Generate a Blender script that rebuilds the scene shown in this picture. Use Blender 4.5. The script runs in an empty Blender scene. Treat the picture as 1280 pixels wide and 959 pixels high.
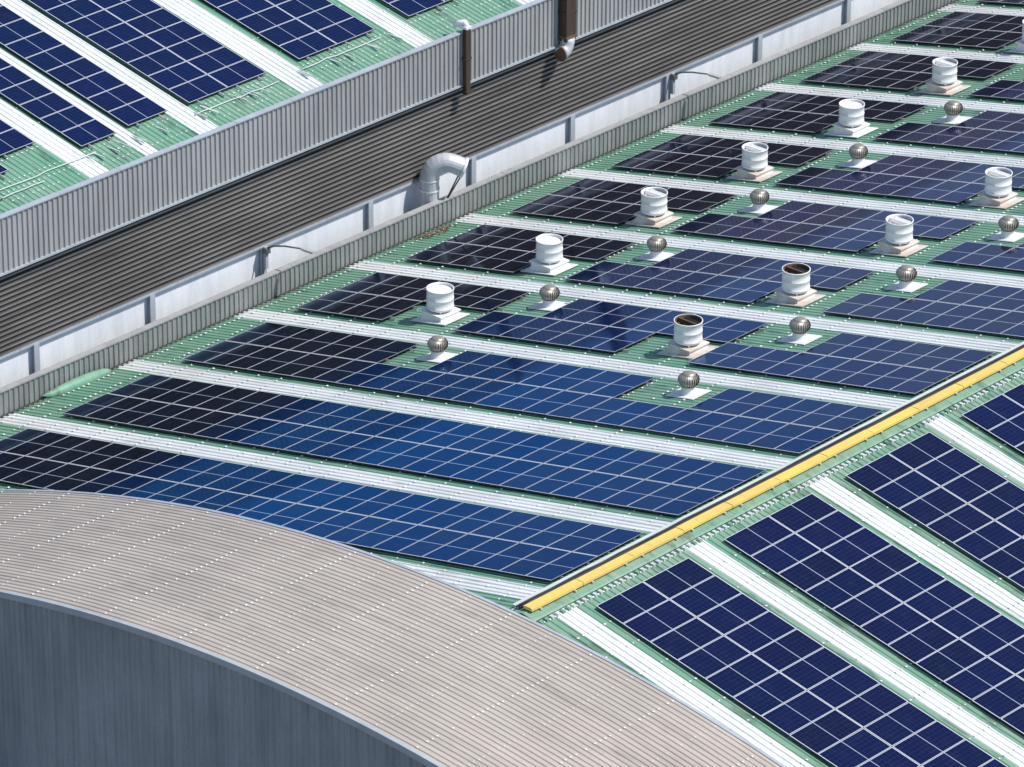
import bpy, math, random
from mathutils import Vector, Matrix
random.seed(7)
sc=bpy.context.scene
M=0.2047

# ---------------- node helpers ----------------
def new_mat(name):
    m=bpy.data.materials.new(name); m.use_nodes=True
    nt=m.node_tree; b=nt.nodes['Principled BSDF']
    return m,nt,b
class NB:
    def __init__(s,nt): s.nt=nt
    def n(s,t,**k):
        x=s.nt.nodes.new(t)
        for a,v in k.items(): setattr(x,a,v)
        return x
    def l(s,a,b): s.nt.links.new(a,b)
    def val(s,v,sock):
        if isinstance(v,(int,float)): sock.default_value=v
        elif isinstance(v,tuple): sock.default_value=(*v,1) if len(v)==3 else v
        else: s.l(v,sock)
    def math(s,op,a,b=0.0,c=None):
        x=s.n('ShaderNodeMath',operation=op); s.val(a,x.inputs[0]); s.val(b,x.inputs[1])
        if c is not None: s.val(c,x.inputs[2])
        return x.outputs[0]
    def mix(s,f,a,b,mode='MIX'):
        x=s.n('ShaderNodeMix',data_type='RGBA',blend_type=mode)
        s.val(f,x.inputs[0]); s.val(a,x.inputs[6]); s.val(b,x.inputs[7]); return x.outputs[2]
    def obj(s,scale=(1,1,1)):
        t=s.n('ShaderNodeTexCoord'); m=s.n('ShaderNodeMapping'); m.inputs['Scale'].default_value=scale
        s.l(t.outputs['Object'],m.inputs[0]); return m.outputs[0]
    def noise(s,vec,scale,detail=4,rough=.6):
        x=s.n('ShaderNodeTexNoise'); x.inputs['Scale'].default_value=scale; x.inputs['Detail'].default_value=detail
        x.inputs['Roughness'].default_value=rough; s.l(vec,x.inputs['Vector']); return x.outputs['Fac']
    def ramp(s,f,lo,hi):
        x=s.n('ShaderNodeMapRange'); s.val(f,x.inputs[0]); x.inputs[1].default_value=lo; x.inputs[2].default_value=hi
        return x.outputs[0]
def weathered(name,base,dirt,dirt_amt=.5,streak=(0.15,2.5,1),rough=.55,metal=0.0,big=.25,rust=None,bump=0.0,spec=.4,spots=None):
    m,nt,b=new_mat(name); N=NB(nt)
    v=N.obj(streak); f=N.ramp(N.noise(v,1.6,6,.65),.38,.72)
    v2=N.obj(); g=N.ramp(N.noise(v2,big,4),.35,.7)
    f=N.math('MULTIPLY',N.math('ADD',N.math('MULTIPLY',f,.65),N.math('MULTIPLY',g,.45)),dirt_amt)
    col=N.mix(f,base,dirt)
    fine=N.noise(v2,9,3); col=N.mix(N.math('MULTIPLY',N.ramp(fine,.5,.75),.18*dirt_amt*2),col,dirt)
    if spots:
        s_=N.ramp(N.noise(N.obj((.5,1.5,1)),spots[0],5,.7),spots[1],spots[1]+.12); col=N.mix(N.math('MULTIPLY',s_,.6),col,spots[2])
    if rust:
        r=N.ramp(N.noise(v2,rust[0],5,.7),rust[1],rust[1]+.1); col=N.mix(r,col,rust[2])
    N.l(col,b.inputs['Base Color'])
    b.inputs['Roughness'].default_value=rough; b.inputs['Metallic'].default_value=metal
    b.inputs['Specular IOR Level'].default_value=spec
    return m
green=weathered('green_roof_sheet',(.115,.31,.205),(.27,.38,.30),.8,(.12,2.2,1),.5,spots=(1.1,.54,(.055,.12,.085)))
green2=weathered('green_roof_sheet_dirty',(.115,.30,.20),(.30,.36,.29),.9,(.12,2.2,1),.55,spots=(1.1,.52,(.05,.10,.07)))
skyl=weathered('skylight_sheet',(.82,.84,.84),(.46,.49,.48),.8,(.1,3,1),.4,spots=(1.3,.58,(.40,.43,.40)))
screw_m=weathered('screw_caps',(.8,.82,.8),(.5,.5,.5),.3)
beige=weathered('beige_sheet',(.53,.47,.41),(.35,.31,.275),.85,(.1,1.6,1),.42,spots=(.5,.57,(.31,.275,.245)))
wall_gray=weathered('blue_grey_cladding',(.34,.38,.42),(.18,.20,.225),.9,(1.5,1,.12),.5)
par_gray=weathered('grey_parapet_cladding',(.40,.40,.405),(.24,.24,.24),.8,(1,1.6,.15),.5)
par_gray2=weathered('gutter_parapet_cladding',(.31,.32,.32),(.14,.14,.135),.9,(1,1.4,.2),.5,rust=(.5,.70,(.16,.09,.05)))
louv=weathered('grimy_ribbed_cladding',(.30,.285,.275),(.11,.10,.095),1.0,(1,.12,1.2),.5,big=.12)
louv2=weathered('groove_shade',(.07,.065,.06),(.03,.028,.026),.8,(1,.12,1.2),.7,big=.12)  # darker cladding copy: groove shade painted onto the recessed faces
whitewall=weathered('pale_wall',(.84,.87,.90),(.56,.59,.62),.75,(1,1.2,.2),.7,rust=(.4,.74,(.45,.38,.30)))
steel=weathered('post_steel',(.42,.47,.52),(.25,.27,.3),.6,(1,1,.5),.5)
pipe_m=weathered('galvanised_duct',(.58,.60,.63),(.38,.39,.41),.8,(2,2,1),.42,.15)
dark_pipe=weathered('dark_brown_pipe',(.035,.028,.024),(.10,.06,.04),.8,(3,3,.5),.5)
white_paint=weathered('white_painted_metal',(.82,.82,.82),(.60,.60,.59),.5,(3,3,.6),.4,rust=(1.5,.70,(.35,.20,.11)))
rusty=weathered('rusty_metal',(.22,.12,.07),(.06,.05,.045),.9,(2,2,2),.7)
rusty_w=weathered('rust_stained_white',(.76,.75,.73),(.45,.32,.22),.8,(1,1,1),.6,big=1.4)
turb_m=weathered('turbine_metal',(.42,.39,.34),(.20,.175,.14),.8,(3,3,1),.42,.45,big=2)
dark=weathered('dark_interior',(.02,.02,.02),(.04,.035,.03),.5)
grey_in=weathered('vent_core',(.13,.12,.11),(.06,.055,.05),.5)
yellow=weathered('yellow_cover',(.86,.62,.13),(.60,.42,.15),.8,(1,.25,1),.5,big=.8,spots=(1.2,.62,(.40,.29,.14)))
black_c=weathered('black_cable',(.02,.02,.022),(.05,.05,.05),.4)
traym=weathered('white_cable_tray',(.62,.68,.66),(.35,.4,.38),.7,(1,.3,1),.5)
alu=weathered('aluminium_rail',(.6,.6,.6),(.4,.4,.4),.4,(1,1,1),.4,.3)
gutterm=weathered('gutter_metal',(.05,.052,.05),(.025,.025,.022),.8,(1,.3,1),.6)
groundm=weathered('yard_concrete',(.20,.20,.19),(.12,.12,.115),.8,(.3,.3,1),.9)
lamp_m=weathered('lamp_grey',(.12,.12,.12),(.2,.2,.2),.4)

# solar module: blue anti-reflective glass over cells; rnd = per-module tone, two others = painted reflections of blue sky and dark wall
def solar_mat():
    m,nt,b=new_mat('solar_module'); N=NB(nt)
    out=[x for x in nt.nodes if x.type=='OUTPUT_MATERIAL'][0]; nt.nodes.remove(b)
    uv=N.n('ShaderNodeUVMap'); uv.uv_map='UVMap'; sp=N.n('ShaderNodeSeparateXYZ'); N.l(uv.outputs[0],sp.inputs[0])
    u,v=sp.outputs[0],sp.outputs[1]
    at=N.n('ShaderNodeAttribute'); at.attribute_name='rnd'; rnd=at.outputs['Fac']
    ab=N.n('ShaderNodeAttribute'); ab.attribute_name='blue_refl'; blue_amt=ab.outputs['Fac']
    ac=N.n('ShaderNodeAttribute'); ac.attribute_name='dark_refl'; dark_refl=ac.outputs['Fac']
    def edge(x,L,w):
        c=N.math('ABSOLUTE',N.math('SUBTRACT',x,L/2)); return N.math('GREATER_THAN',c,L/2-w)
    fr=N.math('MAXIMUM',edge(u,1.1,.018),edge(v,2.2,.026))
    mid=N.math('LESS_THAN',N.math('ABSOLUTE',N.math('SUBTRACT',v,1.1)),.016)
    def grid(x,p,w,off):
        f=N.math('FRACT',N.math('DIVIDE',N.math('SUBTRACT',x,off),p)); 
        return N.math('GREATER_THAN',N.math('ABSOLUTE',N.math('SUBTRACT',f,.5)),.5-w)
    g=N.math('MAXIMUM',grid(u,(1.1-.06)/6,.03,.03),grid(v,(2.2-.06)/12,.02,.03))
    nz=N.noise(N.obj(),.35,2)
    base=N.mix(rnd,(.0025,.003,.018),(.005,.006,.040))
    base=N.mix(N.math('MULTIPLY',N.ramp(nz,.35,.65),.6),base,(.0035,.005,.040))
    base=N.mix(N.math('MULTIPLY',blue_amt,.8),base,(.002,.018,.075))  # blue sky reflection painted into the cell colour
    base=N.mix(dark_refl,base,(.0025,.0028,.006))  # dark reflection of the neighbouring wall, painted in
    c=N.mix(N.math('MULTIPLY',g,.28),base,(.07,.09,.20))
    c=N.mix(N.math('MULTIPLY',mid,.8),c,(.42,.48,.58))
    c=N.mix(fr,c,(.64,.68,.74))
    d=N.ramp(N.noise(N.obj(),2.5,5,.7),.5,.85); c=N.mix(N.math('MULTIPLY',d,.02),c,(.5,.48,.44))
    df=N.n('ShaderNodeBsdfDiffuse'); N.l(c,df.inputs[0])
    gl=N.n('ShaderNodeBsdfGlossy')
    tint=N.mix(blue_amt,(.72,.72,.92),(.10,.45,1.0))
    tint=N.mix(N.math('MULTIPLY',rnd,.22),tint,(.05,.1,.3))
    tint=N.mix(N.math('MULTIPLY',dark_refl,.6),tint,(.42,.42,.46))
    tint=N.mix(fr,tint,(.8,.8,.8))
    N.l(tint,gl.inputs['Color']); N.l(N.math('ADD',N.math('MULTIPLY',fr,.35),.07),gl.inputs['Roughness'])
    fz=N.n('ShaderNodeFresnel'); fz.inputs['IOR'].default_value=1.56
    mx=N.n('ShaderNodeMixShader'); N.l(fz.outputs[0],mx.inputs[0]); N.l(df.outputs[0],mx.inputs[1]); N.l(gl.outputs[0],mx.inputs[2])
    N.l(mx.outputs[0],out.inputs['Surface'])
    return m
solar=solar_mat()
backm=weathered('module_side',(.04,.04,.05),(.02,.02,.02),.3)

# ---------------- mesh helpers ----------------
class MB:
    def __init__(s): s.v=[];s.f=[];s.m=[];s.uv={};s.sm=[]
    def vert(s,p): s.v.append(tuple(p)); return len(s.v)-1
    def face(s,idx,m=0,smooth=False): s.f.append(idx); s.m.append(m); s.sm.append(smooth); return len(s.f)-1
    def quadp(s,ps,m=0): return s.face([s.vert(p) for p in ps],m)
    def box(s,c,d,m=0,R=None):
        c=Vector(c); hx,hy,hz=d[0]/2,d[1]/2,d[2]/2; ids=[]
        for x,y,z in [(-1,-1,-1),(1,-1,-1),(1,1,-1),(-1,1,-1),(-1,-1,1),(1,-1,1),(1,1,1),(-1,1,1)]:
            p=Vector((x*hx,y*hy,z*hz))
            if R is not None: p=R@p
            ids.append(s.vert(c+p))
        for q in [(0,3,2,1),(4,5,6,7),(0,1,5,4),(1,2,6,5),(2,3,7,6),(3,0,4,7)]: s.face([ids[i] for i in q],m)
    def lathe(s,c,prof,n=32,m=0,smooth=True,mats=None,R=None):
        rings=[]
        for r,z in prof:
            ring=[]
            for i in range(n):
                a=2*math.pi*i/n; p=Vector((r*math.cos(a),r*math.sin(a),z))
                if R is not None: p=R@p
                ring.append(s.vert(Vector(c)+p))
            rings.append(ring)
        for j in range(len(rings)-1):
            mm=mats[j] if mats else m
            for i in range(n): s.face([rings[j][i],rings[j][(i+1)%n],rings[j+1][(i+1)%n],rings[j+1][i]],mm,smooth)
        return rings
    def tube(s,path,rad,n=16,m=0,cap=True,seg=False):
        rings=[]; path=[Vector(p) for p in path]
        for i,p in enumerate(path):
            t=(path[min(i+1,len(path)-1)]-path[max(i-1,0)]).normalized()
            a=t.cross(Vector((.71,-.7,.02))).normalized(); b2=t.cross(a)
            r=rad[i] if isinstance(rad,list) else rad
            rings.append([s.vert(p+a*r*math.cos(2*math.pi*k/n)+b2*r*math.sin(2*math.pi*k/n)) for k in range(n)])
        for j in range(len(rings)-1):
            for i in range(n): s.face([rings[j][i],rings[j][(i+1)%n],rings[j+1][(i+1)%n],rings[j+1][i]],m,not seg)
        if cap: s.face(list(reversed(rings[0])),m); s.face(rings[-1],m)
        return rings
    def obj(s,name,mats,parent=None,loc=(0,0,0)):
        me=bpy.data.meshes.new(name); me.from_pydata(s.v,[],s.f)
        for m in mats: me.materials.append(m)
        me.polygons.foreach_set('material_index',s.m); me.polygons.foreach_set('use_smooth',s.sm)
        me.update()
        o=bpy.data.objects.new(name,me); sc.collection.objects.link(o); o.location=loc
        if parent: o.parent=parent
        return o
def empty(name,loc=(0,0,0)):
    o=bpy.data.objects.new(name,None); sc.collection.objects.link(o); o.location=loc; return o

def profile(a,b,p=.25,h=.035):
    pts=[]; y=a
    while y<b-1e-6:
        for dy,dz in ((0,0),(.13*p/.25,0),(.16*p/.25,h),(.21*p/.25,h),(.24*p/.25,0)):
            if y+dy<b: pts.append((y+dy,dz))
        y+=p
    pts.append((b,0)); return pts
def ribbed(mb,pts,ws,fn,matfn):
    rows=[]
    for t,dz in pts: rows.append([mb.vert(fn(t,w,dz)) for w in ws])
    for i in range(len(pts)-1):
        tm=(pts[i][0]+pts[i+1][0])/2
        for j in range(len(ws)-1):
            mb.face([rows[i][j],rows[i+1][j],rows[i+1][j+1],rows[i][j+1]],matfn(tm,(ws[j]+ws[j+1])/2))

# ---------------- main factory building ----------------
main=empty('factory_building')
YN,YF=-7.9,96.0; XE=32.4
PL=6.1; PR=6.13
def strip(y,c,p,w=.5): return abs((y-c+p/2)%p-p/2)<w
# overlapping sheets: each lap steps 6 mm over the one below it
def slope_sheets(sgn,c,p,w,mats,name):
    mb=MB(); cuts=[.02,8.1,16.2,24.3,XE]
    for k in range(4):
        up=.024-.008*k+.004
        a,b=cuts[k],cuts[k+1]+(.15 if k<3 else 0)
        xs=[sgn*a,sgn*b] if sgn>0 else [-b,-a]
        ribbed(mb,profile(YN,YF),xs,lambda t,x,dz:(x,t,-M*abs(x)+dz+up),lambda y,x:1 if strip(y,c,p,w) else 0)
    mb.obj(name,mats,main)
slope_sheets(-1,-.02,PL,.5,[green,skyl],'roof_slope_west')
slope_sheets(1,-.37,PR,.46,[green2,skyl],'roof_slope_east')

# ---- solar arrays
def array(name,x0,x1,y0,y1,nx,ny,zf,sgn,zoff=.18,blue_refl=None,dark_refl_fn=None):
    mb=MB(); rn=[]; uvs=[]; blues=[]; darks=[]
    if blue_refl is None: blue_refl=lambda x,y:.35
    if dark_refl_fn is None: dark_refl_fn=lambda x,y:0
    px=(x1-x0)/nx; py=(y1-y0)/ny; g=.010
    for i in range(nx):
        for j in range(ny):
            a,b=x0+i*px+g,x0+(i+1)*px-g; c,d=y0+j*py+g,y0+(j+1)*py-g
            tx=random.gauss(0,.0026); ty=random.gauss(0,.002); cx,cy=(a+b)/2,(c+d)/2
            top=[]; bot=[]
            for x,y in ((a,c),(b,c),(b,d),(a,d)):
                z=zf(x)+zoff+tx*(x-cx)+ty*(y-cy)
                top.append(mb.vert((x,y,z))); bot.append(mb.vert((x,y,z-.04)))
            r=random.random(); bb=max(0,min(1,blue_refl(cx,cy)+random.uniform(-.08,.08)))
            mm=max(0,min(1,dark_refl_fn(cx,cy)+(random.uniform(-.06,.06) if dark_refl_fn(cx,cy)>0 else 0)))
            mb.face(top,0); uvs.append([(0,0),(1.1,0),(1.1,2.2),(0,2.2)]); rn.append(r); blues.append(bb); darks.append(mm)
            for k in range(4):
                mb.face([bot[k],bot[(k+1)%4],top[(k+1)%4],top[k]],1); uvs.append([(0,0)]*4); rn.append(0); blues.append(0); darks.append(0)
            mb.face(bot[::-1],1); uvs.append([(0,0)]*4); rn.append(0); blues.append(0); darks.append(0)
    for j in range(ny):
        for q in (.22,.78):
            y=y0+(j+q)*py
            e0=random.uniform(.1,.35); e1=random.uniform(.1,.3)
            if x1>-1.2 and x1<2: e1=.05
            if 0<x0<2: e0=.05
            xs_=[x0-e0]+[x0+k*px for k in range(1,nx)]+[x1+e1]
            for k in range(len(xs_)-1):
                xa,xb=xs_[k],xs_[k+1]; ps=[]
                for z0 in (zoff-.10,zoff-.045):
                    for x,yy in ((xa,y-.02),(xb,y-.02),(xb,y+.02),(xa,y+.02)): ps.append(mb.vert((x,yy,zf(x)+z0)))
                for qd in [(0,1,5,4),(2,3,7,6),(4,5,6,7)]: mb.face([ps[t] for t in qd],2)
            for x in (x0-e0+.05,x1+e1-.05): mb.box((x,y,zf(x)+.06),(.05,.05,.11),2)
    o=mb.obj(name,[solar,backm,alu])
    me=o.data; me.uv_layers.new(name='UVMap')
    for nme in ('rnd','blue_refl','dark_refl'): me.attributes.new(nme,'FLOAT','FACE')
    at=me.attributes['rnd']; ab=me.attributes['blue_refl']; am=me.attributes['dark_refl']; ul=me.uv_layers['UVMap']
    for i,u in enumerate(uvs):
        ls=me.polygons[i].loop_start
        for k in range(4): ul.data[ls+k].uv=u[k]
        at.data[i].value=rn[i]; ab.data[i].value=blues[i]; am.data[i].value=darks[i]
    return o
zl=lambda x:-M*abs(x)
MX=1.117
def X(i): return -1.05-MX*i
# painted reflections: blue sky near, grey horizon far off, dark wall by the gutter
def west_blue_refl(x,y):
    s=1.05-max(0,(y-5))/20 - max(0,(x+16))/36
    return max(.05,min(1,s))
def west_dark_refl(x,y):
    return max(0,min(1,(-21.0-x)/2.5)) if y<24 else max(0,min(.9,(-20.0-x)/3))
for k in range(-1,15):
    s=.78+PL*k; h=2.225
    sh=-.12*max(k,0)
    if k==1: N_=[(26,0)]; F_=[(26,19),(17,9),(6,0)]
    elif k==2: N_=[(26,22),(19,12),(9,0)]; F_=[(26,19),(17,9),(6,0)]
    else: N_=[(26,21),(19,11),(8,0)]; F_=[(26,19),(17,9),(6,0)]
    if k<=0:
        array('solar_panel_array',X(26),X(0),s,s+2*h,26,2,zl,1,blue_refl=west_blue_refl,dark_refl_fn=west_dark_refl)
    else:
        for a,b in N_: array('solar_panel_array',X(a)+(sh if a==26 else 0),X(b)+(sh if a==26 and b else 0),s,s+h-.004,a-b,1,zl,1,blue_refl=west_blue_refl,dark_refl_fn=west_dark_refl)
        for a,b in F_: array('solar_panel_array',X(a)+(sh if a==26 else 0),X(b)+(sh if a==26 and b else 0),s+h,s+2*h,a-b,1,zl,1,blue_refl=west_blue_refl,dark_refl_fn=west_dark_refl)
for k in range(-1,14):
    s=.5+PR*k
    array('solar_panel_array',1.08,1.08+26*MX,s,s+4.42,26,2,zl,1,blue_refl=lambda x,y:.15)

# ---- screws on exposed roof
def screws(mb,y,x,z,s=.028):
    i=[mb.vert(p) for p in ((x-s,y-s,z),(x+s,y-s,z),(x+s,y+s,z),(x-s,y+s,z),(x,y,z+.03))]
    for a in range(4): mb.face([i[a],i[(a+1)%4],i[4]],0)
mb=MB()
n=int((YF-YN)/.25)
for q in range(n):
    y=YN+q*.25+.185
    t=(y-.78)%PL
    for a in range(28):
        x=-.6-a*1.16
        if (0.1<t<4.3 and -29.9<x<-1.2 and not ((-23.5<x<-20.5 or -14.5<x<-8) and y>9)): continue
        if x<-XE: continue
        if random.random()<.18: continue
        screws(mb,y,x,-M*abs(x)+.062,random.uniform(.026,.044))
    t=(y-.5)%PR
    for a in range(18):
        x=.6+a*1.16
        if 0.1<t<4.3 and x>1.1: continue
        if random.random()<.18: continue
        screws(mb,y,x,-M*abs(x)+.062,random.uniform(.026,.044))
mb.obj('roof_screws',[screw_m],main)

# ---- ridge
rd=MB()
for sx in (-1,1):
    ps=[]
    for y in (YN+.1,YF):
        for x,z in ((0,.15),(.42,.07),(.47,.02)):
            ps.append(rd.vert((sx*x,y,z)))
    for j in range(2):
        f=[ps[j],ps[j+1],ps[j+4],ps[j+3]]
        rd.face(f if sx<0 else f[::-1],0)
rd.obj('ridge_cap',[green2],main)
mb=MB()
for q in range(int((YF-YN)/.25)):
    y=YN+q*.25+.07
    for sx in (-1,1):
        mb.box((sx*.56,y,-.05),(.16,.10,.09),0 if random.random()<.8 else 1)
mb.obj('ridge_closures',[traym,green],main)
tr=empty('ridge_cable_cover')
mb=MB(); y=YN+.3
while y<YF-3:
    L=2.4; z=.235+random.uniform(-.006,.006); dx=random.uniform(-.012,.012)
    mb.box((.02+dx,y+L/2,z),(.36,L-.02,.09),0)
    mb.box((.02+dx,y+L/2,z+.052),(.26,L-.03,.014),0)
    for yy in (y+.4,y+2.0): mb.box((0,yy,.155),(.5,.06,.07),1)
    y+=L
mb.obj('yellow_cover',[yellow,alu],tr)
mb=MB(); y=YN+.3
path=[]
while y<YF-3: path.append((-.32+random.uniform(-.012,.012),y,.17+random.uniform(-.01,.01))); y+=.8
mb.tube(path,.055,6,0)
mb.tube([(p[0]-.14+random.uniform(-.02,.02),p[1],p[2]-.02) for p in path],.035,6,0)
mb.obj('cables',[black_c],tr)
mb=MB(); mb.box((-.74,(YN+YF)/2,-.02),(.13,YF-YN-1,.10),0)
mb.obj('side_tray',[traym],tr)

# ---- near-end curved canopy roof
AC,AR,AZ=-2.0,62.0,.10
def az(x): return AZ-(x-AC)**2/(2*AR)
Y0,Y1=-15.93,-7.93
arch=empty('curved_canopy_roof')
xs=[-34+i*.85 for i in range(81)]
mb=MB()
ribbed(mb,profile(Y0,Y1,.22,.034),xs,lambda t,w,dz:(w,t,az(w)+dz),lambda y,x:0)
mb.obj('canopy_sheet',[beige],arch)
mb=MB()
for a in range(41):
    x=-33.5+a*1.66
    for q in range(int((Y1-Y0)/.22)):
        y=Y0+q*.22+.163
        if random.random()<.25: continue
        s=.024 if a%2 else .036
        screws(mb,y,x+random.uniform(-.015,.015),az(x)+.035,s)
mb.obj('canopy_screws',[screw_m],arch)
mb=MB()
for ye,zo,th in ((Y0-.06,.03,.12),(Y1+.06,.03,.12)):
    for i in range(80):
        xa,xb=xs[i],xs[i+1]; R=[]
        for x in (xa,xb):
            for yy,zz in ((ye-th/2,zo),(ye+th/2,zo),(ye+th/2,zo-.22),(ye-th/2,zo-.22)): R.append(mb.vert((x,yy,az(x)+zz)))
        for k in range(4): mb.face([R[k],R[k+4],R[(k+1)%4+4],R[(k+1)%4]],0)
mb.obj('edge_trim',[steel],arch)
GZ=-18.0
def arch_wall(name,yw,out,m,zb=GZ):
    mb=MB(); pts=profile(-33.6,33.6,.25,.035)
    rows=[(mb.vert((x,yw+out*dz,az(x)-.05)),mb.vert((x,yw+out*dz,zb))) for x,dz in pts]
    for i in range(len(rows)-1):
        f=[rows[i][1],rows[i+1][1],rows[i+1][0],rows[i][0]]; mb.face(f if out<0 else f[::-1],0)
    return mb.obj(name,[m],main)
arch_wall('gable_wall',Y0+.08,-1,wall_gray)
arch_wall('gable_upstand',Y1-.05,1,wall_gray)
mb=MB()
pts=profile(Y0+.1,YF,.25,.035)
rows=[(mb.vert((XE-.3+dz,y,-M*XE-.1)),mb.vert((XE-.3+dz,y,GZ))) for y,dz in pts]
for i in range(len(rows)-1): mb.face([rows[i][1],rows[i+1][1],rows[i+1][0],rows[i][0]],0)
mb.quadp([(-XE,YF-.02,GZ),(-XE,YF-.02,-M*XE),(0,YF-.02,0),(XE-.3,YF-.02,-M*XE),(XE-.3,YF-.02,GZ)],0)
mb.obj('side_wall',[wall_gray],main)
cn=MB()
cn.box((-19.4,Y0-.8,-8.15),(8.4,1.5,.18),0)
cn.box((-19.4,Y0-1.5,-8.05),(8.5,.1,.36),1)
for x in (-22.5,-19.5,-16): cn.box((x,Y0-.7,-8.6),(.1,1.2,.08),1)
cn.obj('entrance_canopy',[par_gray,dark_pipe])
mb=MB()
mb.tube([(0,.1,-1.2),(0,-.12,-1.0),(0,-.18,-.6),(0,-.18,.9)],.09,10,0); mb.box((0,-.18,.95),(.3,.3,.04),0); mb.box((0,-.08,.2),(.26,.14,.06),0)
mb.obj('wall_flue',[pipe_m],None,(-13.3,Y0-.02,-9.2))

# ---- gutter parapet of main roof (west)
PXX=-32.56
gp=empty('gutter_parapet_wall')
mb=MB(); pts=profile(-12,YF,.25,.045)
for side,xo in ((1,PXX+.03),(-1,PXX-.12)):
    rows=[(mb.vert((xo+side*dz,y,-5.68)),mb.vert((xo+side*dz,y,-7.6))) for y,dz in pts]
    for i in range(len(rows)-1):
        f=[rows[i][1],rows[i+1][1],rows[i+1][0],rows[i][0]]; mb.face(f if side>0 else f[::-1],0)
mb.obj('ribbed_cladding',[par_gray2],gp)
mb=MB(); y=-12
while y<YF:
    mb.box((PXX-.045,y+1.5,-5.655+random.uniform(-.004,.004)),(.27,2.99,.06),0); y+=3
mb.obj('coping',[par_gray],gp)
mb=MB(); mb.box((-33.3,42,-7.3),(1.2,108,.1),0); mb.box((-32.36,42,-6.68),(.30,108,.14),0)
mb.obj('valley_gutter',[gutterm],gp)
mb=MB()
nn=14; rr=[]
for i in range(nn+1):
    t=i/nn; y=1.9+3.2*t; bul=math.sin(math.pi*t)**.7
    row=[]
    for j in range(5):
        s=j/4; row.append(mb.vert((PXX+.10+ .45*s*(.4+.6*bul), y+.2*s, -6.5+ (.05+.22*bul)*math.sin(math.pi*min(1,.15+s*.85)) -.06*s)))
    rr.append(row)
for i in range(nn):
    for j in range(4): mb.face([rr[i][j],rr[i][j+1],rr[i+1][j+1],rr[i+1][j]],0,True)
gs=mb.obj('bent_flashing_sheet',[green])
mo=gs.modifiers.new('s','SOLIDIFY'); mo.thickness=.015
mb=MB()
for i in range(150):
    y=22.3+random.gauss(0,.5); x=-32.05+random.uniform(-.15,.6)*random.random(); 
    R=Matrix.Rotation(random.random()*3,3,'Z')
    mb.box((x,y,-M*abs(x)+.075),(random.uniform(.03,.12),random.uniform(.02,.05),.03),0,R)
mb.obj('rust_debris',[rusty])

# ---------------- neighbouring building ----------------
nb=empty('neighbouring_factory')
LX=-33.66
NY0,NY1=-14,100
mb=MB(); mb.box((-34.0,(NY0+NY1)/2,(GZ-4.9)/2),(.6,NY1-NY0,-GZ-4.9+0),0)
mb.obj('white_wall',[whitewall],nb)
mb=MB()
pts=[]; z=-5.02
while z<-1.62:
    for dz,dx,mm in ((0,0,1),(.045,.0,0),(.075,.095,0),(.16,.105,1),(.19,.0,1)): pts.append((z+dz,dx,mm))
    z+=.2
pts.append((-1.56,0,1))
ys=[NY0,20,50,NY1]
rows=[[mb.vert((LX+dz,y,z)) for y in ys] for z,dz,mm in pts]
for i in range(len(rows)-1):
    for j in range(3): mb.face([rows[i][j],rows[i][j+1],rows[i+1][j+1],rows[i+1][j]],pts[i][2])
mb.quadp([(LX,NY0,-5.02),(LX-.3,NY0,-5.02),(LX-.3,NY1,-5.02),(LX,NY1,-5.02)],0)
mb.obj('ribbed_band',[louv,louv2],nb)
mb=MB(); y=NY0
while y<NY1: mb.box((LX+.08,y+2,-5.0),(.06,3.98,.10),0); y+=4
mb.obj('band_drip_trim',[steel],nb)
UX=-33.36
mb=MB(); pts=profile(NY0,NY1,.25,.055)
for side,xo,zb in ((1,UX,-1.6),(-1,UX-.12,-.2)):
    rows=[(mb.vert((xo+side*dz,y,.58)),mb.vert((xo+side*dz,y,zb))) for y,dz in pts]
    for i in range(len(rows)-1):
        f=[rows[i][1],rows[i+1][1],rows[i+1][0],rows[i][0]]; mb.face(f if side>0 else f[::-1],0)
mb.quadp([(UX,NY0,-1.6),(LX,NY0,-1.6),(LX,NY1,-1.6),(UX,NY1,-1.6)],0)
mb.obj('upper_parapet',[par_gray],nb)
mb=MB(); y=NY0
while y<NY1:
    mb.box((UX-.05,y+1.5,.6+random.uniform(-.004,.004)),(.26,2.985,.05),0)
    y+=3
mb.box((UX+.045,(NY0+NY1)/2,-1.6),(.08,NY1-NY0,.08),0)
mb.obj('coping',[steel],nb)
RX0=-33.55
ZT=.30; NX0=-33.76
def nz(x): return ZT+M*(NX0-x)
st=[(.4,.5),(6.58,.5),(9.33,.3),(12.26,.45),(17.8,.62),(24.0,.55)]+[(24+6.1*i,.5) for i in range(1,12)]
mb=MB(); xs=[-62,-52,-43,RX0]
ribbed(mb,profile(NY0,NY1),xs,lambda t,w,dz:(w,t,nz(w)+dz),lambda y,x:1 if any(abs(y-c)<w for c,w in st) else 0)
mb.quadp([(-62,NY0,nz(-62)),(-62,NY1,nz(-62)),(-90,NY1,nz(-62)-6),(-90,NY0,nz(-62)-6)],0)
mb.obj('roof',[green,skyl],nb)
mb=MB()
mb.quadp([(-34.5,NY0,GZ),(-90,NY0,GZ),(-90,NY0,nz(-62)-6),(-62,NY0,nz(-62)),(-34.5,NY0,nz(-34.5))],0)
mb.quadp([(-34.5,NY1,GZ),(-34.5,NY1,nz(-34.5)),(-62,NY1,nz(-62)),(-90,NY1,nz(-62)-6),(-90,NY1,GZ)],0)
mb.quadp([(-90,NY0,GZ),(-90,NY1,GZ),(-90,NY1,nz(-62)-6),(-90,NY0,nz(-62)-6)],0)
mb.obj('end_walls',[par_gray],nb)
mb=MB()
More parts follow.
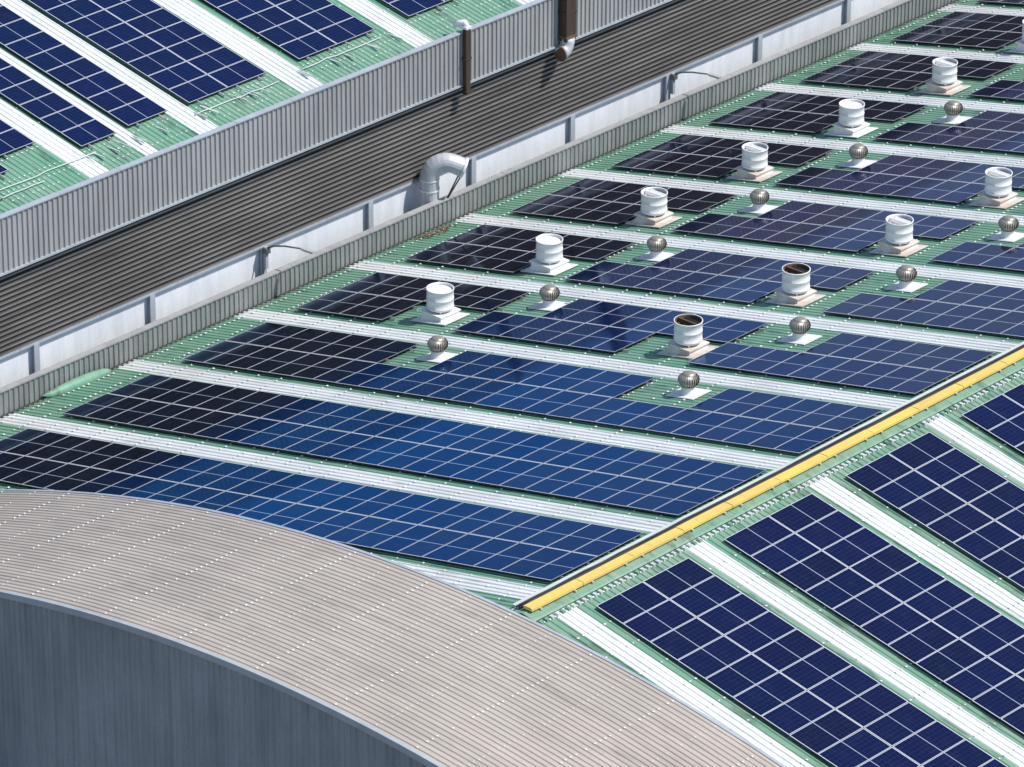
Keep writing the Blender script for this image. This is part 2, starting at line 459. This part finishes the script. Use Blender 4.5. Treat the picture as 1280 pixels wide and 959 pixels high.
for q in range(int((NY1-NY0)/.25)):
    y=NY0+q*.25+.185
    for a in range(14):
        x=-33.9-a*.5 if a<4 else -35.4-(a-3)*1.2
        if a>3 and ((y>12.8 and y<16.9) or (y>18.7 and y<22.9) or 7.2<y<11.7): continue
        if random.random()<.2: continue
        screws(mb,y,x,nz(x)+.036,random.uniform(.024,.038))
mb.obj('roof_screws',[screw_m],nb)
mb=MB()
for xx,ya,yb in ((-35.1,-2,8),(-35.0,12.5,17.3),(-35.2,18.3,23.2),(-34.7,-3,5)):
    pth=[]; y=ya
    while y<yb: pth.append((xx+random.uniform(-.06,.06),y,nz(xx)+.08)); y+=.5
    mb.tube(pth,.025,6,0)
for i in range(26):
    y=random.uniform(-3,24); mb.box((-35.0,y,nz(-35.0)+.06),(.9,.05,.04),0)
mb.obj('array_conduits',[traym],nb)
def narr(xe,y0,y1,ny,nx=20): array('solar_panel_array',xe-nx*MX,xe,y0,y1,nx,ny,nz,-1)
narr(-35.62,18.7,22.92,2); narr(-35.6,12.79,16.92,2); narr(-35.66,9.69,11.73,1); narr(-35.55,7.2,8.98,1)
narr(-36.7,4.0,5.96,1); narr(-35.8,1.85,3.82,1)
for i in range(10): narr(-35.6,24.8+6.1*i,29.0+6.1*i,2)
narr(-35.8,-6,-1.8,2)

for i in range(16):
    y=2.75+5.88*i
    mb=MB(); mb.box((0,0,0),(.12,.16,2.4),0); mb.box((.09,0,0),(.03,.26,2.4),0); mb.box((.02,0,-.55),(.5,.1,.1),0)
    mb.obj('wall_post',[steel],nb,(-33.6,y,-6.2))

def wall_lamp(y):
    mb=MB()
    mb.box((0,0,-.25),(.14,.14,.9),0)
    mb.box((.05,0,.06),(.22,.22,.22),1)
    mb.tube([(0,0,.12),(.35,.05,.32),(.9,.12,.46),(1.75,.25,.56)],.035,8,1)
    R=Matrix.Rotation(math.radians(8),3,'Z')@Matrix.Rotation(math.radians(3),3,'Y')
    mb.box((1.98,.28,.55),(.55,.17,.08),2,R)
    mb.box((1.98,.28,.50),(.46,.12,.03),1,R)
    mb.obj('wall_lamp',[steel,lamp_m,alu],None,(-33.40,y,-5.15))
wall_lamp(14.5); wall_lamp(38.2)

mb=MB()
mb.box((0,0,-.55),(.20,.24,2.6),0); mb.box((.02,0,-1.9),(.30,.34,.12),0); mb.box((.01,0,-.5),(.24,.34,.07),0)
mb.box((-.02,-.0,.80),(.3,.3,.1),1)
mb.tube([(-.55,-.1,.78),(-.3,-.06,.92),(-.08,0,.97),(0,0,.85),(0,0,.7)],.12,12,1)
mb.obj('rainwater_downpipe',[dark_pipe,white_paint],None,(-33.18,25.5,.05))
mb=MB()
mb.box((0,0,.65),(.40,.56,2.9),0); mb.box((.0,0,.4),(.45,.62,.08),0); mb.box((.0,0,-.62),(.45,.62,.1),2)
mb.tube([(0,0,-.7),(0,0,-.9),(0,-.06,-1.08),(.02,-.24,-1.22),(.05,-.46,-1.26)],.29,16,1)
mb.tube([(.05,-.44,-1.26),(.05,-.50,-1.262)],.32,16,2)
mb.tube([(0,0,2.0),(-.1,0,2.3),(-.35,0,2.45),(-.8,0,2.4)],.22,14,1)
mb.obj('exhaust_downpipe',[dark_pipe,pipe_m,rusty],None,(-33.08,31.3,-.55))

# gooseneck duct
mb=MB()
dx,dy=.74,.67; R=.66; path=[]
path.append((0,0,-2.2)); path.append((0,0,-.9)); path.append((0,0,-.02))
for i in range(0,9):
    a=math.radians(i*14); path.append((dx*R*(1-math.cos(a)),dy*R*(1-math.cos(a)),R*math.sin(a)))
a=math.radians(112); tx,tz=math.sin(a),math.cos(a)
lx=R*(1-math.cos(a)); lz=R*math.sin(a)
e=(dx*(lx+tx*.5),dy*(lx+tx*.5),lz+tz*.5)
path.append(e)
r=mb.tube(path,.38,20,0,cap=False,seg=True)
E=Vector(e); T=Vector((dx*tx,dy*tx,tz))
mb.tube([E-T*.08,E+T*.02],.42,20,1,cap=False)
mb.tube([E-T*.12,E-T*.10],.37,20,2,cap=True)
mb.tube([(0,0,-.5),(0,0,-.42)],.41,20,1,cap=False); mb.tube([(0,0,-.06),(0,0,.0)],.405,20,1,cap=False)
mb.tube([(.30,.2,-1.5),(E.x-.1,E.y-.1,E.z-.35)],.03,6,3)
mb.tube([(.34,.2,-1.5),(E.x-.35,E.y+.1,E.z-.35)],.03,6,3)
mb.obj('gooseneck_duct',[pipe_m,white_paint,dark,dark_pipe],None,(-33.08,23.25,-4.78))

# ---- roof ventilators
SLOPE=math.atan(M)
def big_vent(x,y,kind):
    z=-M*abs(x); mb=MB()
    RS=Matrix.Rotation(-SLOPE,3,'Y')
    mb.box((0,0,.09),(1.75,1.35,.03),0 if kind==0 else 4,RS)
    a,b,h0,h1=.56,.46,.05,.36
    ids=[mb.vert((sx*a,sy*a,h0-.1+M*sx*a)) for sx,sy in ((-1,-1),(1,-1),(1,1),(-1,1))]+[mb.vert((sx*b,sy*b,h1)) for sx,sy in ((-1,-1),(1,-1),(1,1),(-1,1))]
    cm=4 if kind else 0
    for k in range(4): mb.face([ids[k],ids[(k+1)%4],ids[(k+1)%4+4],ids[k+4]],cm)
    mb.face(ids[4:],cm)
    mb.box((0,0,.38),(1.08,1.08,.05),cm)
    mb.lathe((0,0,0),[(.36,.40),(.36,.56)],28,5 if kind<2 else 3)
    H0,H1=.50,1.28; r=.50
    mb.lathe((0,0,0),[(.36,.44),(.46,.48),(r,.52),(r,.55),(r+.015,.56),(r+.015,.59),(r,.60),(r,.88),(r+.012,.89),(r+.012,.92),(r,.93),(r,H1-.04),(r+.02,H1-.03),(r+.02,H1),(r-.015,H1),(r-.02,H1-.05),(r-.03,.80)],36,0,True,
             mats=[0]*14+[0,0] if kind<2 else [0]*14+[3,3])
    if kind==0: mb.lathe((0,0,0),[(r-.03,1.18),(.3,1.205),(.001,1.22)],36,0,True)
    else:
        mb.lathe((0,0,0),[(r-.03,.82),(.001,.84)],36,2)
        mb.box((0,0,1.16),(.90,.05,.16),0 if kind==1 else 3)
        for s in (-1,1):
            R2=Matrix.Rotation(math.radians(30*s),3,'X')
            mb.box((0,s*.18,1.12),(.78,.28,.02),2 if kind==2 else 0,R2)
    for k in range(4):
        a=math.pi/4+k*math.pi/2; mb.box((math.cos(a)*.43,math.sin(a)*.43,.46),(.05,.05,.16),0)
    mb.obj('roof_exhaust_ventilator',[white_paint,rusty_w,dark,rusty,rusty_w,grey_in],None,(x,y,z))
def turbine(x,y):
    z=-M*abs(x); mb=MB(); RS=Matrix.Rotation(-SLOPE,3,'Y')
    mb.box((0,0,.08),(1.25,1.0,.03),1,RS)
    mb.lathe((0,0,0),[(.36,.0),(.27,.16),(.24,.30),(.24,.40)],24,1)
    mb.lathe((0,0,0),[(.24,.36),(.29,.38),(.29,.41),(.24,.42)],24,0)
    n=26
    prof=[(.25,.40),(.32,.45),(.37,.54),(.385,.62),(.35,.72),(.27,.79),(.18,.83)]
    mb.lathe((0,0,0),[(r*.88,zz) for r,zz in prof],24,2)
    for i in range(n):
        a=2*math.pi*i/n; prev=None
        for r,zz in prof:
            p=mb.vert((r*math.cos(a),r*math.sin(a),zz)); q=mb.vert((r*.93*math.cos(a+.19),r*.93*math.sin(a+.19),zz))
            if prev: mb.face([prev[0],p,q,prev[1]],0,True)
            prev=(p,q)
    mb.lathe((0,0,0),[(.24,.80),(.22,.84),(.12,.88),(.001,.89)],24,0)
    mb.obj('turbine_roof_vent',[turb_m,white_paint,grey_in],None,(x,y,z))
kinds=[0,0,1,1,0,1,0,0,0]
kinds2=[2,2,1,1,0,0,1,0,0]
for i in range(9):
    big_vent(-24.0,14.15+6.0*i,kinds[i]); big_vent(-12.1,14.2+5.95*i,kinds2[i])
for i in range(10):
    turbine(-20.8,10.6+6.0*i); turbine(-9.0,10.6+6.0*i)

# ---------------- ground ----------------
mb=MB(); mb.quadp([(-2500,-2500,GZ),(2500,-2500,GZ),(2500,2500,GZ),(-2500,2500,GZ)],0); mb.obj('ground',[groundm])

# ---------------- light ----------------
elev=math.radians(55); azm=math.radians(58)
w=bpy.data.worlds.new('World'); sc.world=w; w.use_nodes=True; nt=w.node_tree
sky=nt.nodes.new('ShaderNodeTexSky'); sky.sky_type='NISHITA'; sky.sun_disc=False
sky.sun_elevation=elev; sky.sun_rotation=azm; sky.air_density=1.0; sky.dust_density=.8; sky.ozone_density=1.5
bg=nt.nodes['Background']; bg.inputs[1].default_value=.13; nt.links.new(sky.outputs[0],bg.inputs[0])
sd=bpy.data.lights.new('sun','SUN'); sd.energy=4.6; sd.angle=math.radians(1.5); sd.color=(1,.96,.90)
so=bpy.data.objects.new('sun',sd); sc.collection.objects.link(so)
d=Vector((math.sin(azm)*math.cos(elev),math.cos(azm)*math.cos(elev),math.sin(elev)))
so.rotation_euler=d.to_track_quat('Z','Y').to_euler()

# ---------------- camera ----------------
yaw,pit,roll,f=.7374,.4471,.0035,6523.5
h=Vector((-math.sin(yaw)*math.cos(pit),math.cos(yaw)*math.cos(pit),-math.sin(pit)))
r=Vector((math.cos(yaw),math.sin(yaw),0)); u=r.cross(h)
r2=r*math.cos(roll)+u*math.sin(roll); u2=-r*math.sin(roll)+u*math.cos(roll)
cd=bpy.data.cameras.new('camera'); co=bpy.data.objects.new('camera',cd); sc.collection.objects.link(co)
Rm=Matrix((r2,u2,-h)).transposed().to_4x4(); Rm.translation=Vector((95.1791,-113.1139,76.0727)); co.matrix_world=Rm
cd.sensor_width=36; cd.lens=36*f/1280; cd.clip_start=1; cd.clip_end=6000
sc.camera=co
sc.view_settings.view_transform='Standard'; sc.view_settings.look='None'; sc.view_settings.exposure=0
